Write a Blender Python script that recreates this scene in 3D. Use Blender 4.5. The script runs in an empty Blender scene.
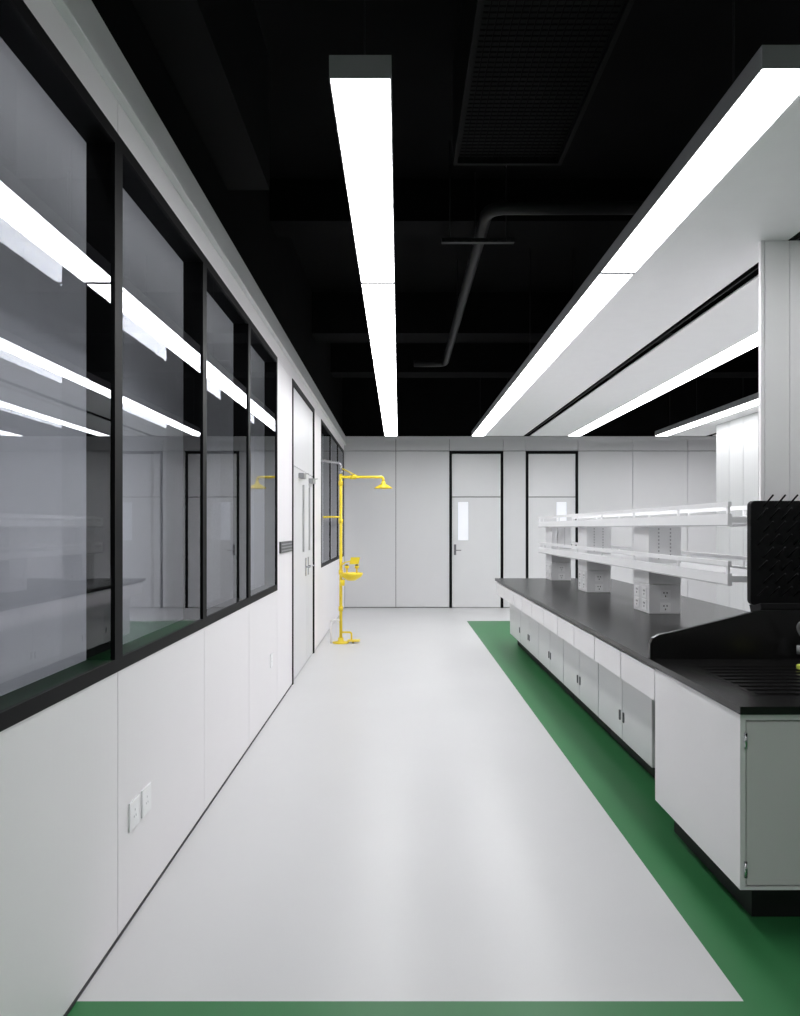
import bpy, bmesh, math
from mathutils import Vector, Matrix
scene=bpy.context.scene
coll=scene.collection
scene.view_settings.view_transform='Standard'
scene.view_settings.look='None'

# ---------------------------------------------------------------- materials
def mat(name,col,rough=0.5,metal=0.0,emit=None,es=0,noise=0.0,nscale=8,spec=0.5):
    m=bpy.data.materials.new(name); m.use_nodes=True
    nt=m.node_tree; b=nt.nodes['Principled BSDF']
    b.inputs['Base Color'].default_value=(*col,1)
    b.inputs['Roughness'].default_value=rough
    b.inputs['Metallic'].default_value=metal
    b.inputs['Specular IOR Level'].default_value=spec
    if emit:
        b.inputs['Emission Color'].default_value=(*emit,1); b.inputs['Emission Strength'].default_value=es
    if noise:
        tc=nt.nodes.new('ShaderNodeTexCoord'); n=nt.nodes.new('ShaderNodeTexNoise')
        n.inputs['Scale'].default_value=nscale; n.inputs['Detail'].default_value=4
        nt.links.new(tc.outputs['Object'],n.inputs['Vector'])
        r=nt.nodes.new('ShaderNodeValToRGB')
        r.color_ramp.elements[0].color=(*[c*(1-noise) for c in col],1)
        r.color_ramp.elements[1].color=(*[min(1,c*(1+noise)) for c in col],1)
        r.color_ramp.elements[0].position=.3; r.color_ramp.elements[1].position=.7
        nt.links.new(n.outputs['Fac'],r.inputs['Fac']); nt.links.new(r.outputs['Color'],b.inputs['Base Color'])
    return m
def ribbed(name,col,rough,axis,freq,strength):
    m=mat(name,col,rough,noise=0.01,nscale=1.5)
    nt=m.node_tree; b=nt.nodes['Principled BSDF']
    g=nt.nodes.new('ShaderNodeNewGeometry')
    w=nt.nodes.new('ShaderNodeTexWave'); w.bands_direction=axis; w.inputs['Scale'].default_value=freq
    bp=nt.nodes.new('ShaderNodeBump'); bp.inputs['Strength'].default_value=strength; bp.inputs['Distance'].default_value=0.001
    nt.links.new(g.outputs['Position'],w.inputs['Vector'])
    nt.links.new(w.outputs['Fac'],bp.inputs['Height']); nt.links.new(bp.outputs['Normal'],b.inputs['Normal'])
    return m
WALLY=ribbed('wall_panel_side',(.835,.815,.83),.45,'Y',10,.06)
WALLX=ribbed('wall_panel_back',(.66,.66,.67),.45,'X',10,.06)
WHITE=mat('white_steel',(.83,.815,.825),.38,noise=.01,nscale=3)
WDOOR=mat('white_door',(.70,.70,.71),.38,noise=.01,nscale=3)
SHELFW=mat('white_shelf',(.80,.80,.81),.4,noise=.01)
POSTW=mat('white_post',(.80,.80,.81),.5,noise=.01)
EDGE=mat('shelf_edge_grey',(.42,.42,.43),.4,noise=.02)
GREYW=mat('grey_door',(.74,.71,.72),.4,noise=.015,nscale=2)
COLW=ribbed('column_white',(.54,.545,.55),.5,'Y',6,.5)
SEAM=mat('seam_dark',(.04,.04,.045),.7,noise=.05)
BLACKF=mat('black_frame',(.0035,.0035,.004),.5,noise=.05,spec=.10)
BLACKC=mat('black_ceiling',(.0034,.0034,.0036),.85,noise=.3,nscale=3,spec=.08)
BLACKD=mat('black_duct',(.0045,.0045,.0048),.7,noise=.2,nscale=2,spec=.12)
BLACKP=mat('dark_pipe',(.013,.013,.014),.5,noise=.1,spec=.2)
GRILLE=mat('dark_grille',(.0042,.0042,.0045),.8,noise=.1,spec=.05)
EPOXY=mat('black_epoxy',(.006,.0057,.0058),.26,noise=.1,nscale=20,spec=.36)
RACK=mat('black_rack_plastic',(.007,.007,.0075),.6,noise=.1,spec=.15)
KICK=mat('toe_black',(.008,.008,.009),.5,noise=.05,spec=.3)
ALU=mat('grey_aluminium',(.30,.30,.31),.4,metal=.3,noise=.03)
HOUS=mat('lamp_housing_grey',(.30,.30,.31),.5,noise=.03)
CHROME=mat('chrome',(.6,.6,.62),.2,metal=1,noise=.02)
DARKH=mat('dark_handle',(.16,.16,.17),.35,metal=.5,noise=.03)
YEL=mat('yellow_paint',(.86,.66,.03),.35,noise=.05)
CANW=mat('canopy_white',(.86,.86,.865),.5,noise=.01)
PLATE=mat('plate_white',(.90,.90,.91),.3,noise=.01)
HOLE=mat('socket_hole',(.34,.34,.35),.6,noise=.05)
HOLED=mat('socket_hole_dark',(.05,.05,.05),.6,noise=.05)
SPONGE=mat('yellow_sponge',(.65,.68,.10),.8,noise=.15,nscale=60)
SIGN=mat('dark_sign',(.05,.05,.055),.4,noise=.05)
LIGHT=mat('lamp_diffuser',(.9,.9,.9),.5,emit=(.98,.985,1.0),es=15.5,noise=.01)
LIGHT2=mat('added_corridor_light',(.9,.9,.9),.5,emit=(.97,.985,1.0),es=10,noise=.01)  # emission of the light added in the adjoining corridor
VIS=mat('vision_glass_glow',(.85,.86,.9),.1,emit=(.9,.94,1.0),es=.25,noise=.02)  # slight glow stands in for a lit room beyond the doors
ADJ=mat('adjoining_wall',(.58,.58,.60),.6,noise=.02)
def floormat(name,col,rough,spec=.5):
    m=mat(name,col,rough,noise=.02,nscale=1.2,spec=spec)
    nt=m.node_tree; b=nt.nodes['Principled BSDF']
    g=nt.nodes.new('ShaderNodeNewGeometry')
    n=nt.nodes.new('ShaderNodeTexNoise'); n.inputs['Scale'].default_value=1.3; n.inputs['Detail'].default_value=3
    nt.links.new(g.outputs['Position'],n.inputs['Vector'])
    bp=nt.nodes.new('ShaderNodeBump'); bp.inputs['Strength'].default_value=.08; bp.inputs['Distance'].default_value=.02
    nt.links.new(n.outputs['Fac'],bp.inputs['Height']); nt.links.new(bp.outputs['Normal'],b.inputs['Normal'])
    return m
FLW=floormat('floor_grey',(.60,.60,.605),.35)
FLG=floormat('floor_green',(.033,.175,.060),.42,.35)
def glassmat(name,base,mul):
    GL=bpy.data.materials.new(name); GL.use_nodes=True
    nt=GL.node_tree; nt.nodes.clear()
    o=nt.nodes.new('ShaderNodeOutputMaterial'); mx=nt.nodes.new('ShaderNodeMixShader')
    tr=nt.nodes.new('ShaderNodeBsdfTransparent'); tr.inputs['Color'].default_value=(.90,.91,.93,1)
    gs=nt.nodes.new('ShaderNodeBsdfGlossy'); gs.inputs['Roughness'].default_value=0.0; gs.inputs['Color'].default_value=(.95,.96,1,1)
    lw=nt.nodes.new('ShaderNodeLayerWeight'); lw.inputs['Blend'].default_value=.5
    p=nt.nodes.new('ShaderNodeMath'); p.operation='POWER'; p.inputs[1].default_value=4.0
    q=nt.nodes.new('ShaderNodeMath'); q.operation='MULTIPLY_ADD'; q.inputs[1].default_value=mul; q.inputs[2].default_value=base
    nt.links.new(lw.outputs['Facing'],p.inputs[0]); nt.links.new(p.outputs[0],q.inputs[0]); nt.links.new(q.outputs[0],mx.inputs[0])
    nt.links.new(tr.outputs[0],mx.inputs[1]); nt.links.new(gs.outputs[0],mx.inputs[2]); nt.links.new(mx.outputs[0],o.inputs[0])
    return GL
GL=glassmat('window_glass',.075,.65)
GL2=glassmat('window_inner_glass',.03,.4)

# ---------------------------------------------------------------- builder
W={}
def setup(ob,label=None,cat=None,kind=None,group=None):
    if label: ob['label']=label
    if cat: ob['category']=cat
    if kind: ob['kind']=kind
    if group: ob['group']=group
class B:
    def __init__(s): s.bm=bmesh.new()
    def _f(s,faces,m,smooth=False):
        for f in faces: f.material_index=m; f.smooth=smooth
    def box(s,x0,x1,y0,y1,z0,z1,m=0):
        v=[s.bm.verts.new(c) for c in [(x0,y0,z0),(x1,y0,z0),(x1,y1,z0),(x0,y1,z0),(x0,y0,z1),(x1,y0,z1),(x1,y1,z1),(x0,y1,z1)]]
        s._f([s.bm.faces.new([v[i] for i in q]) for q in [(0,3,2,1),(4,5,6,7),(0,1,5,4),(1,2,6,5),(2,3,7,6),(3,0,4,7)]],m)
        return s
    def prism(s,pts,axis,a,b,m=0):
        def P(p,t):
            if axis=='x': return (t,p[0],p[1])
            if axis=='y': return (p[0],t,p[1])
            return (p[0],p[1],t)
        v0=[s.bm.verts.new(P(p,a)) for p in pts]; v1=[s.bm.verts.new(P(p,b)) for p in pts]
        n=len(pts); fs=[s.bm.faces.new(v0),s.bm.faces.new(v1[::-1])]
        for i in range(n): fs.append(s.bm.faces.new([v0[i],v1[i],v1[(i+1)%n],v0[(i+1)%n]]))
        s._f(fs,m); return s
    def tube(s,pts,r,m=0,fil=0.0,seg=14,caps=True):
        pts=[Vector(p) for p in pts]
        if fil>0 and len(pts)>2:
            out=[pts[0]]
            for i in range(1,len(pts)-1):
                a,b,c=pts[i-1],pts[i],pts[i+1]
                d=min(fil,(a-b).length*.49,(c-b).length*.49)
                p0=b+(a-b).normalized()*d; p1=b+(c-b).normalized()*d
                for k in range(8):
                    t=k/7; out.append(p0*(1-t)**2+b*2*t*(1-t)+p1*t*t)
            out.append(pts[-1]); pts=out
        rings=[]; t0=(pts[1]-pts[0]).normalized()
        up=Vector((0,0,1)) if abs(t0.z)<.9 else Vector((1,0,0))
        nrm=t0.cross(up).normalized()
        for i,pnt in enumerate(pts):
            if i==0: t=t0
            elif i==len(pts)-1: t=(pts[i]-pts[i-1]).normalized()
            else: t=((pts[i]-pts[i-1]).normalized()+(pts[i+1]-pts[i]).normalized()).normalized()
            nrm=(nrm-t*nrm.dot(t)).normalized(); bn=t.cross(nrm)
            rings.append([s.bm.verts.new(pnt+(nrm*math.cos(2*math.pi*k/seg)+bn*math.sin(2*math.pi*k/seg))*r) for k in range(seg)])
        fs=[]
        for a,b in zip(rings,rings[1:]):
            for k in range(seg): fs.append(s.bm.faces.new([a[k],a[(k+1)%seg],b[(k+1)%seg],b[k]]))
        s._f(fs,m,True)
        if caps: s._f([s.bm.faces.new(rings[0][::-1]),s.bm.faces.new(rings[-1])],m)
        return s
    def lathe(s,c,prof,m=0,seg=28):
        rings=[]
        for r,z in prof:
            rings.append([s.bm.verts.new((c[0]+r*math.cos(2*math.pi*k/seg),c[1]+r*math.sin(2*math.pi*k/seg),c[2]+z)) for k in range(seg)] if r>1e-5 else [s.bm.verts.new((c[0],c[1],c[2]+z))])
        fs=[]
        for a,b in zip(rings,rings[1:]):
            for k in range(seg):
                k2=(k+1)%seg
                if len(a)==1 and len(b)==1: continue
                if len(a)==1: fs.append(s.bm.faces.new([a[0],b[k2],b[k]]))
                elif len(b)==1: fs.append(s.bm.faces.new([a[k],a[k2],b[0]]))
                else: fs.append(s.bm.faces.new([a[k],a[k2],b[k2],b[k]]))
        s._f(fs,m,True); return s
    def make(s,name,mats,parent=None,bevel=0,label=None,cat=None,kind=None,group=None):
        bmesh.ops.recalc_face_normals(s.bm,faces=s.bm.faces[:])
        xs=[v.co for v in s.bm.verts]
        lo=Vector([min(c[i] for c in xs) for i in range(3)]); hi=Vector([max(c[i] for c in xs) for i in range(3)])
        org=Vector(((lo.x+hi.x)/2,(lo.y+hi.y)/2,lo.z))
        for v in s.bm.verts: v.co-=org
        me=bpy.data.meshes.new(name); s.bm.to_mesh(me); s.bm.free()
        for mm in (mats if isinstance(mats,(list,tuple)) else [mats]): me.materials.append(mm)
        ob=bpy.data.objects.new(name,me); coll.objects.link(ob)
        if bevel:
            bv=ob.modifiers.new('bevel','BEVEL'); bv.width=bevel; bv.segments=2; bv.limit_method='ANGLE'; bv.angle_limit=.7
        W[ob.name]=org
        if parent: ob.parent=parent; ob.location=org-W[parent.name]
        else: ob.location=org
        setup(ob,label,cat,kind,group); return ob
def root(name,loc,label,cat,group=None,kind=None):
    e=bpy.data.objects.new(name,None); e.empty_display_size=.1; e.location=loc; coll.objects.link(e)
    W[e.name]=Vector(loc); setup(e,label,cat,kind,group); return e

XL=-1.03; YB=12.8; ZT=3.22; ZC=4.4; YF=-2.6; XR=7.6; XA=-2.1
# ---------------------------------------------------------------- floor / ceiling
b=B()
b.box(XA-.1,XL,YF,YB+.3,-.1,0,0)
b.box(XL,1.10,2.16,YB+.3,-.1,0,0)
b.box(1.10,2.95,11.0,YB+.3,-.1,0,0)
b.box(2.95,XR+.1,2.16,YB+.3,-.1,0,0)
b.box(XL,XR+.1,YF,2.16,-.1,0,1)
b.box(1.10,2.95,2.16,11.0,-.1,0,1)
b.make('floor',[FLW,FLG],kind='structure')
B().box(XA-.1,XR+.1,YF,YB+.3,ZC,ZC+.1).make('ceiling',[BLACKC],kind='structure')

# ---------------------------------------------------------------- left wall
ys_low=[-2.6,-1.92,-.82,.28,1.38,2.48,3.58,4.65,5.72,6.52]
b=B(); g=.0025
ZS=.985; ZW=2.95
def strip(b,y0,y1,z0,z1):
    b.box(XL-.10,XL-.01,y0,y1,z0,z1,1)
def pan(b,y0,y1,z0,z1,m=0):
    b.box(XL-.01,XL,y0+g,y1-g,z0,z1,m)
strip(b,YF,.28,0,ZW); strip(b,.28,5.72,0,ZS); strip(b,5.72,6.52,0,ZW); strip(b,8.2,8.94,0,ZW); strip(b,8.94,12.6,0,ZS); strip(b,12.6,YB,0,ZW)
strip(b,YF,YB,ZW,ZT)
for a,c in zip(ys_low,ys_low[1:]):
    if c<=.28 or a>=5.72: pan(b,a,c,.014,ZW-.003)
    else: pan(b,a,c,.014,ZS-.002)
pan(b,8.2,8.94,.014,ZW-.003)
for a,c in [(8.94,10.16),(10.16,11.38),(11.38,12.6)]: pan(b,a,c,.014,ZS-.002)
pan(b,12.6,YB,.014,ZW-.003)
for a,c in zip([YF,0.28,2.48,4.65,6.52,8.2,10.16],[0.28,2.48,4.65,6.52,8.2,10.16,YB]): pan(b,a,c,ZW+.003,ZT)
b.box(XL-.10,XL-.04,YF,YB,ZT,ZC,2)
b.make('wall_left',[WALLY,SEAM,BLACKC],kind='structure')
b=B(); b.box(XL,XL+.035,YF,YB,3.07,ZT)
b.make('trim_1',[WDOOR],kind='structure',bevel=.004)
B().box(XL-.012,XL+.002,YF,6.5,0,.013).make('dark_gap_strip_left',[SEAM],kind='structure')  # dark strip drawn in for the thin black gap under the panels

def window(n,y0,y1):
    b=B(); z0,z1=ZS,ZW; d0,d1=XL-.10,XL+.004; t=.034
    b.box(d0,d1,y0,y0+t,z0,z1); b.box(d0,d1,y1-t,y1,z0,z1)
    b.box(d0,d1,y0+t,y1-t,z0,z0+.048); b.box(d0,d1,y0+t,y1-t,z1-.048,z1)
    w=b.make('window_%d'%n,[BLACKF],kind='structure')
    for nm,X,mm in (('glass',XL-.004,GL),('inner_glass',XL-.092,GL2)):
        bm=bmesh.new()
        vs=[bm.verts.new(c) for c in [(0,y0+t,z0+.048),(0,y1-t,z0+.048),(0,y1-t,z1-.048),(0,y0+t,z1-.048)]]
        bm.faces.new(vs); me=bpy.data.meshes.new(nm)
        for v in bm.verts: v.co.y-=(y0+y1)/2; v.co.z-=z0
        bm.to_mesh(me); bm.free(); me.materials.append(mm)
        o=bpy.data.objects.new(nm,me); coll.objects.link(o); o.parent=w; o.location=(X-W[w.name].x,0,0)
for i,(a,c) in enumerate([(.28,1.38),(1.38,2.48),(2.48,3.58),(3.58,4.65),(4.65,5.72),(8.94,10.16),(10.16,11.38),(11.38,12.6)]):
    window(i+1,a,c)

# adjoining corridor behind the glass
B().box(XA-.1,XA,YF,YB,0,ZC).make('wall_adjoining',[ADJ],kind='structure')
r=root('linear_ceiling_lamp',(-1.6,5,4.2),'added strip light brightening the adjoining corridor behind the glass','ceiling lamp')  # added light, brightens what shows through the windows
B().box(-1.65,-1.55,-1,11,4.212,4.26).make('lamp_housing',[HOUS],parent=r)
B().box(-1.645,-1.555,-.99,10.99,4.20,4.212).make('diffuser',[LIGHT2],parent=r)
for y in (0,5,10): B().tube([(-1.6,y,4.26),(-1.6,y,ZC)],.004,seg=6).make('suspension_cable',[BLACKP],parent=r)
# ---------------------------------------------------------------- back wall
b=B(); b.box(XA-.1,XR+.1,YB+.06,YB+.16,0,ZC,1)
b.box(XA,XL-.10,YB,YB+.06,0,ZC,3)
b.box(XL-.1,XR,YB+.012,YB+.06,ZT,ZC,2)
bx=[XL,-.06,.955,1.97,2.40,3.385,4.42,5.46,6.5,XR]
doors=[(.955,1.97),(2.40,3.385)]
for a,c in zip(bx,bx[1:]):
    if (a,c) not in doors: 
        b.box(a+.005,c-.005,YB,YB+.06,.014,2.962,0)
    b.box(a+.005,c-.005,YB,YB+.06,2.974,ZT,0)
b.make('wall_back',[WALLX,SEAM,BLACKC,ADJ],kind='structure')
b=B(); b.box(XL,XR,YB-.03,YB,ZT-.03,ZT+.02); b.make('trim_2',[WDOOR],kind='structure')
B().box(XR,XR+.1,YF,YB,0,ZC).make('wall_right',[WALLY],kind='structure')
B().box(XA,XR,YF-.1,YF,0,ZC).make('wall_front',[WALLY],kind='structure')

def back_door(n,x0,x1,wx0,wx1,hx):
    t=.045
    b=B(); b.box(x0,x0+t,YB-.015,YB+.05,0,2.962); b.box(x1-t,x1,YB-.015,YB+.05,0,2.962); b.box(x0+t,x1-t,YB-.015,YB+.05,2.962-t,2.962)
    d=b.make('door_%d'%n,[BLACKF],kind='structure')
    b=B(); xa,xb=x0+t+.004,x1-t-.004; z0,z1=.01,2.09
    wz0,wz1=1.28,2.0
    b.box(xa,wx0,YB+.005,YB+.045,z0,z1); b.box(wx1,xb,YB+.005,YB+.045,z0,z1)
    b.box(wx0,wx1,YB+.005,YB+.045,z0,wz0); b.box(wx0,wx1,YB+.005,YB+.045,wz1,z1)
    b.make('door_leaf',[WDOOR],parent=d)
    B().box(wx0,wx1,YB+.015,YB+.03,wz0,wz1).make('vision_panel',[VIS],parent=d)
    B().box(xa,xb,YB+.005,YB+.045,2.105,2.91).make('transom_panel',[WDOOR],parent=d)
    b=B(); b.box(hx-.02,hx+.02,YB-.002,YB+.005,1.0,1.2); b.tube([(hx,YB,1.09),(hx,YB-.05,1.09),(hx+.11*(1 if hx<(x0+x1)/2 else -1),YB-.05,1.09)],.008,fil=.015)
    b.make('door_handle',[DARKH],parent=d)
back_door(1,.955,1.97,1.12,1.31,1.06)
back_door(2,2.40,3.385,2.98,3.17,3.27)
y0,y1=6.52,8.2; t=.05
b=B(); b.box(XL-.10,XL+.008,y0,y0+t,0,ZW); b.box(XL-.10,XL+.008,y1-t,y1,0,ZW); b.box(XL-.10,XL+.008,y0+t,y1-t,ZW-t,ZW)
d=b.make('door_3',[BLACKF],kind='structure')
ym=(y0+y1)/2+.25
for k,(a,c) in enumerate([(y0+t+.003,ym-.003),(ym+.003,y1-t-.003)]):
    wa,wc=((a+c)/2-.05+(.25 if k==0 else -.05),(a+c)/2+.1+(.25 if k==0 else -.05))
    b=B()
    b.box(XL-.05,XL-.008,a,wa,.01,2.12); b.box(XL-.05,XL-.008,wc,c,.01,2.12); b.box(XL-.05,XL-.008,wa,wc,.01,1.25); b.box(XL-.05,XL-.008,wa,wc,1.98,2.12)
    b.make('door_leaf',[WDOOR],parent=d)
    B().box(XL-.035,XL-.025,wa,wc,1.25,1.98).make('vision_panel',[SIGN],parent=d)
    hy=c-.1 if k==0 else a+.1
    b=B(); b.box(XL-.008,XL+.002,hy-.02,hy+.02,.98,1.18); b.tube([(XL,hy,1.08),(XL+.045,hy,1.08),(XL+.045,hy-.11 if k==0 else hy+.11,1.08)],.008,fil=.015)
    b.make('door_handle',[CHROME],parent=d)
    b=B(); b.box(XL-.008,XL+.045,(a+c)/2-.10,(a+c)/2+.10,2.03,2.08); b.tube([(XL+.03,(a+c)/2,2.075),(XL+.05,(a+c)/2+.25,2.10)],.006)
    b.make('door_closer',[ALU],parent=d)
B().box(XL-.05,XL-.008,y0+t+.003,y1-t-.003,2.13,ZW-t-.003).make('transom_panel',[WDOOR],parent=d)

r=root('wall_plate',(XL,6.1,1.30),'small dark rectangular louvred plate fixed on the white wall','wall plate')
B().box(XL,XL+.015,5.82,6.42,1.29,1.39).make('plate_body',[SIGN],parent=r,bevel=.003)
b=B()
for k in range(3): b.box(XL+.015,XL+.02,5.84,6.40,1.305+k*.028,1.315+k*.028)
b.make('louvre',[ALU],parent=r)
def socket(y,z,lab):
    r=root('wall_socket',(XL,y,z),lab,'socket','wall sockets along the corridor wall')
    B().box(XL,XL+.007,y-.048,y+.048,z-.055,z+.055).make('cover_plate',[PLATE],parent=r,bevel=.002)
    b=B()
    for dy,dz in [(0,.014),(-.009,-.010),(.009,-.010)]:
        b.box(XL+.0068,XL+.0074,y+dy-.0016,y+dy+.0016,z+dz-.004,z+dz+.004)
    b.make('socket_slot',[HOLE],parent=r)
socket(2.625,.405,'plain white square wall socket low on the white wall panel')
socket(2.75,.405,'plain white square wall socket low on the white wall panel')
socket(5.45,.447,'single white wall socket on panel below the window')

# ---------------------------------------------------------------- lamps
def hangers(r,pts,z):
    for x,y in pts: B().tube([(x,y,z),(x,y,ZC)],.004,seg=6).make('suspension_cable',[BLACKP],parent=r)
def lampbox(r,l0,l1,ya,yb,js):
    b=B(); b.box(l0,l1,ya,yb,3.112,3.18); b.box(l0,l0+.005,ya,yb,3.10,3.112); b.box(l1-.005,l1,ya,yb,3.10,3.112)
    b.box(l0+.005,l1-.005,ya,ya+.006,3.10,3.112); b.box(l0+.005,l1-.005,yb-.006,yb,3.10,3.112)
    for j in js: b.box(l0+.005,l1-.005,j-.018,j+.018,3.097,3.112)
    b.make('lamp_housing',[HOUS],parent=r)
    js=[ya]+js+[yb]
    for a,c in zip(js,js[1:]): B().box(l0+.005,l1-.005,a+.019,c-.019,3.0985,3.112).make('diffuser',[LIGHT],parent=r)
def strip_lamp(x0,x1,ya,yb,joint,label):
    r=root('linear_ceiling_lamp',((x0+x1)/2,(ya+yb)/2,3.10),label,'ceiling lamp')
    lampbox(r,x0,x1,ya,yb,joint)
    xm=(x0+x1)/2
    hangers(r,[(xm,ya+.3),(xm,(ya+yb)/2),(xm,yb-.3)],3.18)
strip_lamp(-.247,-.027,2.39,11.7,[4.39],'long suspended white linear lamp with glowing diffuser above the aisle')
strip_lamp(-.247,-.027,-2.3,.9,[],'added unseen linear lamp behind the camera lighting the bench end')  # added out of view as weak fill for the cabinet front
def canopy(x0,x1,lampside,ya,yb,lab):
    r=root('lamp_canopy',((x0+x1)/2,(ya+yb)/2,3.10),lab,'ceiling lamp canopy','suspended canopies above the benches')
    if lampside=='L': l0,l1,p0,p1=x0,x0+.215,x0+.215,x1
    else: l0,l1,p0,p1=x1-.215,x1,x0,x1-.215
    lampbox(r,l0,l1,ya,yb,[4.22])
    B().box(p0,p1,ya,yb,3.10,3.112).make('canopy_panel',[CANW],parent=r)
    xp=(p0+p1)/2
    hangers(r,[(l0+.1,ya+.4),(l0+.1,7),(l0+.1,yb-.4)],3.18); hangers(r,[(xp,ya+.4),(xp,7),(xp,yb-.4)],3.112)
canopy(1.255,2.15,'L',2.34,11.7,'white suspended canopy panel with glowing strip along its edge')
canopy(2.27,3.13,'R',2.34,11.7,'white suspended canopy panel with glowing strip beyond the dark slot')
canopy(4.42,5.30,'L',2.34,11.7,'white suspended canopy panel with glowing strip above further bench')
canopy(5.42,6.28,'R',2.34,11.7,'white suspended canopy panel with glowing strip above further bench')
B().box(2.205,2.215,2.34,11.7,3.11,3.125).make('mounting_track',[BLACKP],label='thin metal track running in the dark slot between canopies',cat='track')

# ---------------------------------------------------------------- ceiling services
b=B(); b.box(-1.06,-.80,YF,4.19,3.60,ZC); b.make('air_duct',[BLACKD],label='large black rectangular air duct beside the wall top',cat='duct')
r=root('ventilation_duct',(.68,2.5,3.8),'black rectangular ventilation duct with mesh grille underneath','duct')
b=B(); b.box(.34,1.02,.5,4.26,3.83,ZC); b.box(.34,.365,.5,4.26,3.79,3.83); b.box(.995,1.02,.5,4.26,3.79,3.83); b.box(.365,.995,4.235,4.26,3.79,3.83)
b.make('duct_body',[BLACKD],parent=r)
b=B()
x=.40
while x<.98: b.box(x,x+.005,.5,4.22,3.80,3.806); x+=.036
y=1.9
while y<4.2: b.box(.375,.985,y,y+.005,3.806,3.811); y+=.036
b.make('mesh_grille',[GRILLE],parent=r)
b=B(); b.tube([(1.95,4.72,3.74),(.62,4.72,3.74),(.62,9.1,3.72),(.2,9.1,3.72)],.045,fil=.14)
for y in (5.5,7.2,8.6): b.tube([(.62,y,3.76),(.62,y,ZC)],.006,seg=6)
b.make('ceiling_pipe',[BLACKP],label='dark round pipe with elbows hung under the black ceiling',cat='pipe')
b=B(); b.box(.32,.86,5.04,5.08,3.64,3.67)
for k in range(8): b.box(.345+k*.065,.375+k*.065,5.035,5.04,3.648,3.662)
b.tube([(.38,5.06,3.67),(.38,5.06,ZC)],.006,seg=6); b.tube([(.80,5.06,3.67),(.80,5.06,ZC)],.006,seg=6)
b.make('strut_bracket',[BLACKP],label='slotted dark strut bracket hung on threaded rods under pipe',cat='bracket')
for i,(ya,yb,zz) in enumerate([(5.6,5.9,4.05),(8.3,8.7,3.9),(10.6,11.0,3.95)]):
    B().box(XL-.04,XR,ya,yb,zz,ZC).make('ceiling_beam',[BLACKC],label='black painted beam crossing under the ceiling slab',cat='beam',group='black ceiling beams')

# ---------------------------------------------------------------- bench
BX0,BX1,BY0,BY1=1.26,2.76,2.50,8.90; ZB=.85
b=B()
b.box(BX0,BX1,3.37,BY1,.82,ZB)
sx0,sx1,sy0,sy1=2.0,2.5,2.72,3.2
b.box(BX0,sx0,BY0,3.37,.82,ZB); b.box(sx1,BX1,BY0,3.37,.82,ZB); b.box(sx0,sx1,BY0,sy0,.82,ZB); b.box(sx0,sx1,sy1,3.37,.82,ZB)
b.make('worktop',[EPOXY],label='long black epoxy resin worktop over the white cabinets',cat='worktop')
b=B()
for k in range(9): b.box(1.42,1.93,2.68+k*.065,2.70+k*.065,ZB+.0012,ZB+.006)
b.box(1.40,1.95,2.665,3.235,ZB+.0002,ZB+.0012)
b.make('draining_board',[EPOXY],label='black ribbed draining surface beside the sink',cat='draining board')
b=B(); b.box(sx0,sx0+.012,sy0,sy1,.60,.858); b.box(sx1-.012,sx1,sy0,sy1,.60,.858); b.box(sx0+.012,sx1-.012,sy0,sy0+.012,.60,.858); b.box(sx0+.012,sx1-.012,sy1-.012,sy1,.60,.858); b.box(sx0,sx1,sy0,sy1,.59,.60)
b.make('sink_basin',[EPOXY],label='black resin sink basin set into the worktop',cat='sink')
pts=[(1.265,ZB+.0005),(1.265,.925),(1.28,.955),(1.31,.972),(1.42,.995),(1.60,1.04),(1.78,1.085),(1.85,1.095),(2.755,1.095),(2.755,ZB+.0005)]
b=B(); b.prism(pts,'y',3.41,3.435)
b.make('splash_guard',[EPOXY],label='black upright splash guard with swept top edge on worktop',cat='splash guard')

r=root('base_cabinet',(2.0,2.95,0),'white steel sink cabinet with grey doors at the bench end','cabinet')
b=B(); x0,x1,y0,y1,z0,z1=1.275,2.745,2.53,3.37,.157,.82
b.box(x0,x0+.02,y0,y1,z0,z1); b.box(x1-.02,x1,y0,y1,z0,z1); b.box(x0+.02,x1-.02,y1-.02,y1,z0,z1); b.box(x0+.02,x1-.02,y0+.025,y1-.02,z0,z0+.02)
b.box(x0+.02,x1-.02,y0,y0+.02,z1-.028,z1); b.box(x0+.02,x1-.02,y0,y0+.02,z0,z0+.012); b.box(x0+.02,x1-.02,y0+.024,y0+.03,z0+.02,z1-.03,1)
b.make('cabinet_body',[WHITE,SEAM],parent=r)
B().box(1.37,2.65,2.63,3.37,0,.157).make('toe_kick',[KICK],parent=r)
for k,(a,c) in enumerate([(x0+.025,2.007),(2.013,x1-.025)]):
    dd=B().box(a,c,y0+.002,y0+.02,z0+.017,z1-.034).make('door',[GREYW],parent=r,bevel=.002)
    hx=c-.04 if k==0 else a+.04
    b=B(); b.tube([(hx,y0,.56),(hx,y0-.03,.56),(hx,y0-.03,.68),(hx,y0,.68)],.005,fil=.01,seg=8); b.make('handle',[CHROME],parent=dd)
    for zz in (.235,.715):
        hh=a-.006 if k==0 else c+.006
        B().tube([(hh,y0-.003,zz-.03),(hh,y0-.003,zz+.03)],.007,seg=8).make('hinge',[CHROME],parent=dd)
XR0=1.45
def pull(dd,y):
    B().box(XR0-.009,XR0,y-.009,y+.009,.255,.32).make('handle',[DARKH],parent=dd,bevel=.002)
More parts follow.
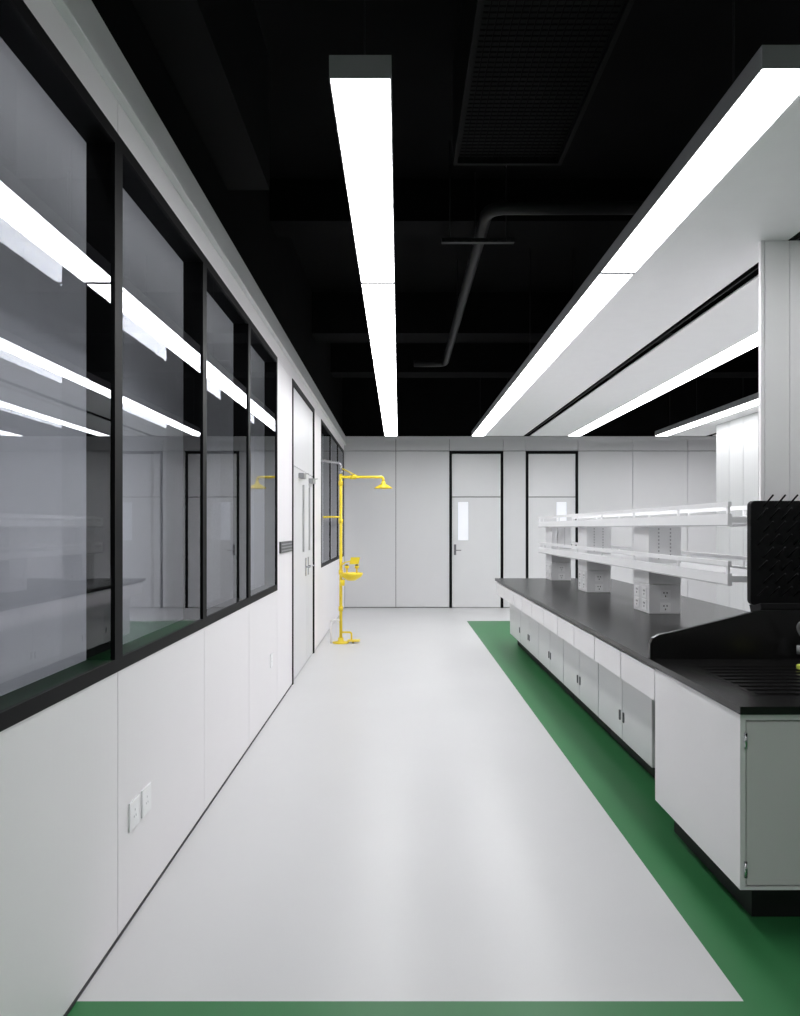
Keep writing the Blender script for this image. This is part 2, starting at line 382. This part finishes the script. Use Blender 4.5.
for yc in (4.4,5.45,6.5,7.55):
    a,c=yc-.522,yc+.522
    r=root('base_cabinet',(2.0,yc,0),'white two-door base cabinet recessed under the worktop','cabinet','double-door cabinets under the long bench')
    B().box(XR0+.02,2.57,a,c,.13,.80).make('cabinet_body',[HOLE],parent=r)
    B().box(XR0+.09,2.5,a,c,0,.13).make('toe_kick',[KICK],parent=r)
    for k,(p,q2) in enumerate([(a+.006,yc-.005),(yc+.005,c-.006)]):
        dd=B().box(XR0,XR0+.019,p,q2,.134,.795).make('door',[WDOOR],parent=r,bevel=.003)
        pull(dd,(q2-.03) if k==0 else (p+.03))
r=root('base_cabinet',(2.0,8.45,0),'narrow white base cabinet at the far bench end','cabinet')
B().box(XR0+.02,2.57,8.08,8.85,.13,.80).make('cabinet_body',[WHITE],parent=r)
B().box(XR0+.09,2.5,8.08,8.80,0,.13).make('toe_kick',[KICK],parent=r)
dd=B().box(XR0,XR0+.019,8.085,8.845,.134,.795).make('door',[WDOOR],parent=r,bevel=.003)
pull(dd,8.12)
ed=[3.375,4.42,5.45,6.5,7.55,8.86]
for a,c in zip(ed,ed[1:]):
    r=root('drawer_unit',(1.36,(a+c)/2,.66),'white shallow drawer row fixed under the worktop edge','drawer','drawers under the worktop edge')
    B().box(1.295,1.445,a,c,.665,.82).make('drawer_box',[HOLED],parent=r)
    ym=(a+c)/2
    for p,q2 in ((a+.007,ym-.007),(ym+.007,c-.007)):
        B().box(1.275,1.294,p,q2,.645,.804).make('drawer_front',[WHITE],parent=r,bevel=.003)
# reagent shelf
r=root('reagent_shelf',(2.0,6.3,ZB),'white two-tier reagent shelf with boxy socket uprights on the bench','shelf')
for z in (1.205,1.54):
    b=B(); b.box(1.87,2.28,3.80,8.95,z,z+.035); b.box(1.845,1.87,3.80,8.95,z-.02,z+.05); b.box(2.28,2.305,3.80,8.95,z-.02,z+.05)
    b.box(1.8435,1.845,3.80,8.95,z-.02,z-.012,1)
    b.make('shelf_board',[SHELFW,EDGE],parent=r)
    for xx in (1.857,2.293):
        b=B()
        b.box(xx-.010,xx+.010,3.80,8.95,z+.090,z+.118)
        for y in (3.82,4.5,5.35,6.2,7.05,7.85,8.7,8.93): b.box(xx-.006,xx+.006,y-.010,y+.010,z+.05,z+.092)
        b.make('guard_rail',[SHELFW],parent=r)
for yp in (5.2,6.92,8.52):
    b=B(); b.box(1.92,2.165,yp,yp+.34,1.078,1.204); b.box(1.92,2.165,yp,yp+.34,1.241,1.539)
    for k in range(9):
        for xx in (1.99,2.08): b.box(xx,xx+.010,yp-.0015,yp+.001,1.27+k*.028,1.284+k*.028,1)
    b.make('shelf_post',[POSTW,EDGE],parent=r)
    b=B(); b.box(1.92,2.165,yp,yp+.34,ZB+.0005,1.075)
    pod=b.make('socket_pod',[POSTW],parent=r,bevel=.004)
    for yy in (yp+.09,yp+.25):
        for zz in (.915,1.01):
            b=B(); b.box(1.914,1.92,yy-.045,yy+.045,zz-.04,zz+.04,0)
            for dy,dz in [(-.012,.012),(.012,.012),(0,-.014)]: b.box(1.9132,1.915,yy+dy-.005,yy+dy+.005,zz+dz-.007,zz+dz+.007,1)
            b.make('socket',[PLATE,HOLED],parent=pod)
    for zz in (.90,1.0):
        b=B(); b.box(2.005,2.085,yp-.005,yp+.0,zz-.035,zz+.035,0)
        for dx,dz in [(-.012,.012),(.012,.012),(0,-.014)]: b.box(2.045+dx-.004,2.045+dx+.004,yp-.0056,yp-.004,zz+dz-.006,zz+dz+.006,1)
        b.make('socket',[PLATE,HOLED],parent=pod)

r=root('service_column',(2.35,3.8,ZB),'tall white panelled service column standing on the bench','column')
for a,c in ((2.0,2.018),(2.022,2.157),(2.161,2.75)): B().box(a,c,3.74,3.765,ZB,3.098).make('column_panel',[WHITE],parent=r)
B().box(2.32,2.74,3.765,4.1,ZB,3.098).make('column_body',[WHITE],parent=r)
b=B(); 
for k in range(6): b.box(4.9,5.5,8.0+k*.41+.006,8.0+(k+1)*.41-.006,0,3.098)
b.make('service_column',[COLW],label='tall white panelled service column beside the far wall',cat='column')

# drying rack
r=root('drying_rack',(2.2,3.62,ZB),'black standing lab drying rack with angled pegs','drying rack')
x0,x1,z0,z1=1.87,2.50,1.10,1.655
def rr(x0,x1,z0,z1,rad):
    o=[]
    for cx,cz,a0 in ((x1-rad,z1-rad,0),(x0+rad,z1-rad,90),(x0+rad,z0+rad,180),(x1-rad,z0+rad,270)):
        for k in range(6):
            a=math.radians(a0+k*18); o.append((cx+rad*math.cos(a),cz+rad*math.sin(a)))
    return o
b=B(); b.prism(rr(x0,x1,z0,z1,.025),'y',3.60,3.64)
b.make('rack_board',[RACK],parent=r,bevel=.004)
for xx in (2.05,2.35): B().box(xx,xx+.03,3.64,3.67,ZB,1.6).make('support_leg',[RACK],parent=r)
b=B(); b.prism([(3.60,1.10),(3.52,1.12),(3.515,1.09),(3.53,1.06),(3.62,1.055),(3.64,1.10)],'x',x0+.01,x1-.01)
b.make('drip_tray',[RACK],parent=r,bevel=.004)
first=None
for i in range(10):
    for j in range(8):
        px=x0+.04+i*.0635+(.03 if j%2 else 0); pz=z0+.05+j*.068
        if px>x1-.02: continue
        if first is None:
            b=B(); b.tube([(px,3.60,pz),(px,3.51,pz+.055)],.0045,seg=8); first=b.make('peg',[RACK],parent=r); base=(px,pz)
        else:
            o=first.copy(); coll.objects.link(o); o.parent=r; o.location=first.location+Vector((px-base[0],0,pz-base[1]))
r=root('faucet',(1.99,3.30,ZB),'grey gooseneck laboratory faucet beside the sink','faucet')
b=B(); b.lathe((2.0,3.30,ZB+.0005),[(0,0),(.03,0),(.03,.01),(.016,.02),(.014,.09),(0,.09)]); b.make('faucet_base',[ALU],parent=r)
b=B(); b.tube([(2.0,3.30,.93),(1.93,3.30,1.04),(1.96,3.2,1.08),(2.12,3.1,1.06),(2.12,3.1,.98)],.009,fil=.07); b.make('spout',[ALU],parent=r)
b=B(); b.tube([(2.0,3.3,.91),(1.94,3.28,.92)],.006); b.tube([(1.94,3.28,.90),(1.94,3.28,.94)],.012); b.make('valve_knob',[ALU],parent=r)
b=B(); b.box(1.84,1.93,3.08,3.14,ZB+.0065,ZB+.03); b.make('sponge',[SPONGE],label='small yellow-green sponge lying by the sink',cat='sponge',bevel=.006)

# ---------------------------------------------------------------- safety shower
SX,SY=-.765,8.9
r=root('safety_shower',(SX,SY,0),'yellow emergency shower and eyewash station on floor flange','safety shower')
b=B(); b.lathe((SX,SY,0),[(0,0),(.11,0),(.11,.014),(.04,.022),(.035,.07),(0,.07)]); b.make('base_flange',[YEL],parent=r)
b=B(); b.tube([(SX,SY,.03),(SX,SY,2.24)],.020)
for z in (.45,.93,1.6,2.1): b.tube([(SX,SY,z-.03),(SX,SY,z+.03)],.029)
b.make('riser_pipe',[YEL],parent=r)
b=B(); b.tube([(SX,SY,2.13),(SX,SY,2.18),(SX+.56,SY,2.18),(SX+.56,SY,2.10)],.018,fil=.05); b.tube([(SX+.12,SY,2.18),(SX+.2,SY,2.18)],.029)
b.tube([(SX+.02,SY-.0,2.29),(SX+.22,SY,2.19)],.008)
b.make('shower_arm',[YEL],parent=r)
b=B(); b.lathe((SX+.56,SY,2.03),[(0,.09),(.025,.09),(.03,.06),(.115,.012),(.12,0),(.11,-.003),(0,-.003)]); b.make('shower_head',[YEL],parent=r)
b=B(); b.tube([(SX,SY,1.655),(SX-.22,SY,1.655)],.011); b.tube([(SX-.22,SY-.04,1.655),(SX-.22,SY+.04,1.655)],.013); b.make('pull_lever',[YEL],parent=r)
b=B(); b.tube([(SX,SY,.90),(SX+.14,SY,.90),(SX+.14,SY,.85)],.020,fil=.03); b.lathe((SX+.14,SY,.83),[(0,-.01),(.05,-.01),(.13,.04),(.15,.075),(.15,.09),(.14,.09),(.10,.045),(0,.01)])
b.make('eyewash_bowl',[YEL],parent=r)
for dx in (-.06,.07):
    b=B(); b.tube([(SX+.14,SY,.86),(SX+.14+dx,SY,.90),(SX+.14+dx,SY,.98)],.012,fil=.02); b.lathe((SX+.14+dx,SY,.98),[(0,0),(.026,0),(.030,.03),(.026,.035)],m=0); b.lathe((SX+.14+dx,SY,1.012),[(0,0),(.024,0),(.018,.018),(0,.02)],m=1)
    b.make('eyewash_nozzle',[YEL,SIGN],parent=r,label='yellow eyewash nozzle with dark cap')
b=B(); b.tube([(SX,SY,1.02),(SX+.06,SY-.10,1.06)],.010); b.prism([(SX+.12,1.04),(SX+.24,1.04),(SX+.26,1.13),(SX+.14,1.13)],'y',SY-.12,SY-.10); b.tube([(SX+.05,SY-.11,1.06),(SX+.14,SY-.11,1.08)],.008); b.make('push_plate',[YEL],parent=r)
b=B(); b.tube([(SX,SY,.80),(SX+.03,SY-.09,.80)],.022); b.tube([(SX+.03,SY-.09,.76),(SX+.03,SY-.09,.84)],.03); b.make('valve',[YEL],parent=r)
b=B(); b.tube([(SX,SY,.14),(SX+.14,SY,.14),(SX+.14,SY,.03)],.012,fil=.03); b.box(SX+.09,SX+.25,SY-.06,SY+.06,.025,.04); b.box(SX+.15,SX+.17,SY-.01,SY+.01,0,.025); b.make('foot_pedal',[YEL],parent=r)
b=B(); b.tube([(SX,SY,2.24),(SX,SY,2.36),(XL+.006,SY,2.40)],.017,fil=.06); b.lathe((SX,SY,2.22),[(0,0),(.027,0),(.027,.04),(0,.04)])
b.make('supply_pipe',[ALU],parent=r,label='grey metal supply pipe from the wall')
b=B(); b.tube([(SX-.0,SY,.3),(SX-.13,SY-.02,.3),(SX-.13,SY-.02,0.002)],.014,fil=.04); b.make('drain_pipe',[WHITE],parent=r,label='white plastic drain pipe')

# ---------------------------------------------------------------- world + camera
w=bpy.data.worlds.new('world'); scene.world=w; w.use_nodes=True
w.node_tree.nodes['Background'].inputs[0].default_value=(.02,.02,.022,1)
cam=bpy.data.cameras.new('camera'); co=bpy.data.objects.new('camera',cam); coll.objects.link(co)
co.location=(0,0,1.51); co.rotation_euler=(math.pi/2,0,0)
cam.sensor_fit='HORIZONTAL'; cam.sensor_width=36; cam.lens=36*677/800
cam.shift_x=1/800; cam.shift_y=20/800; cam.clip_start=.05
scene.camera=co
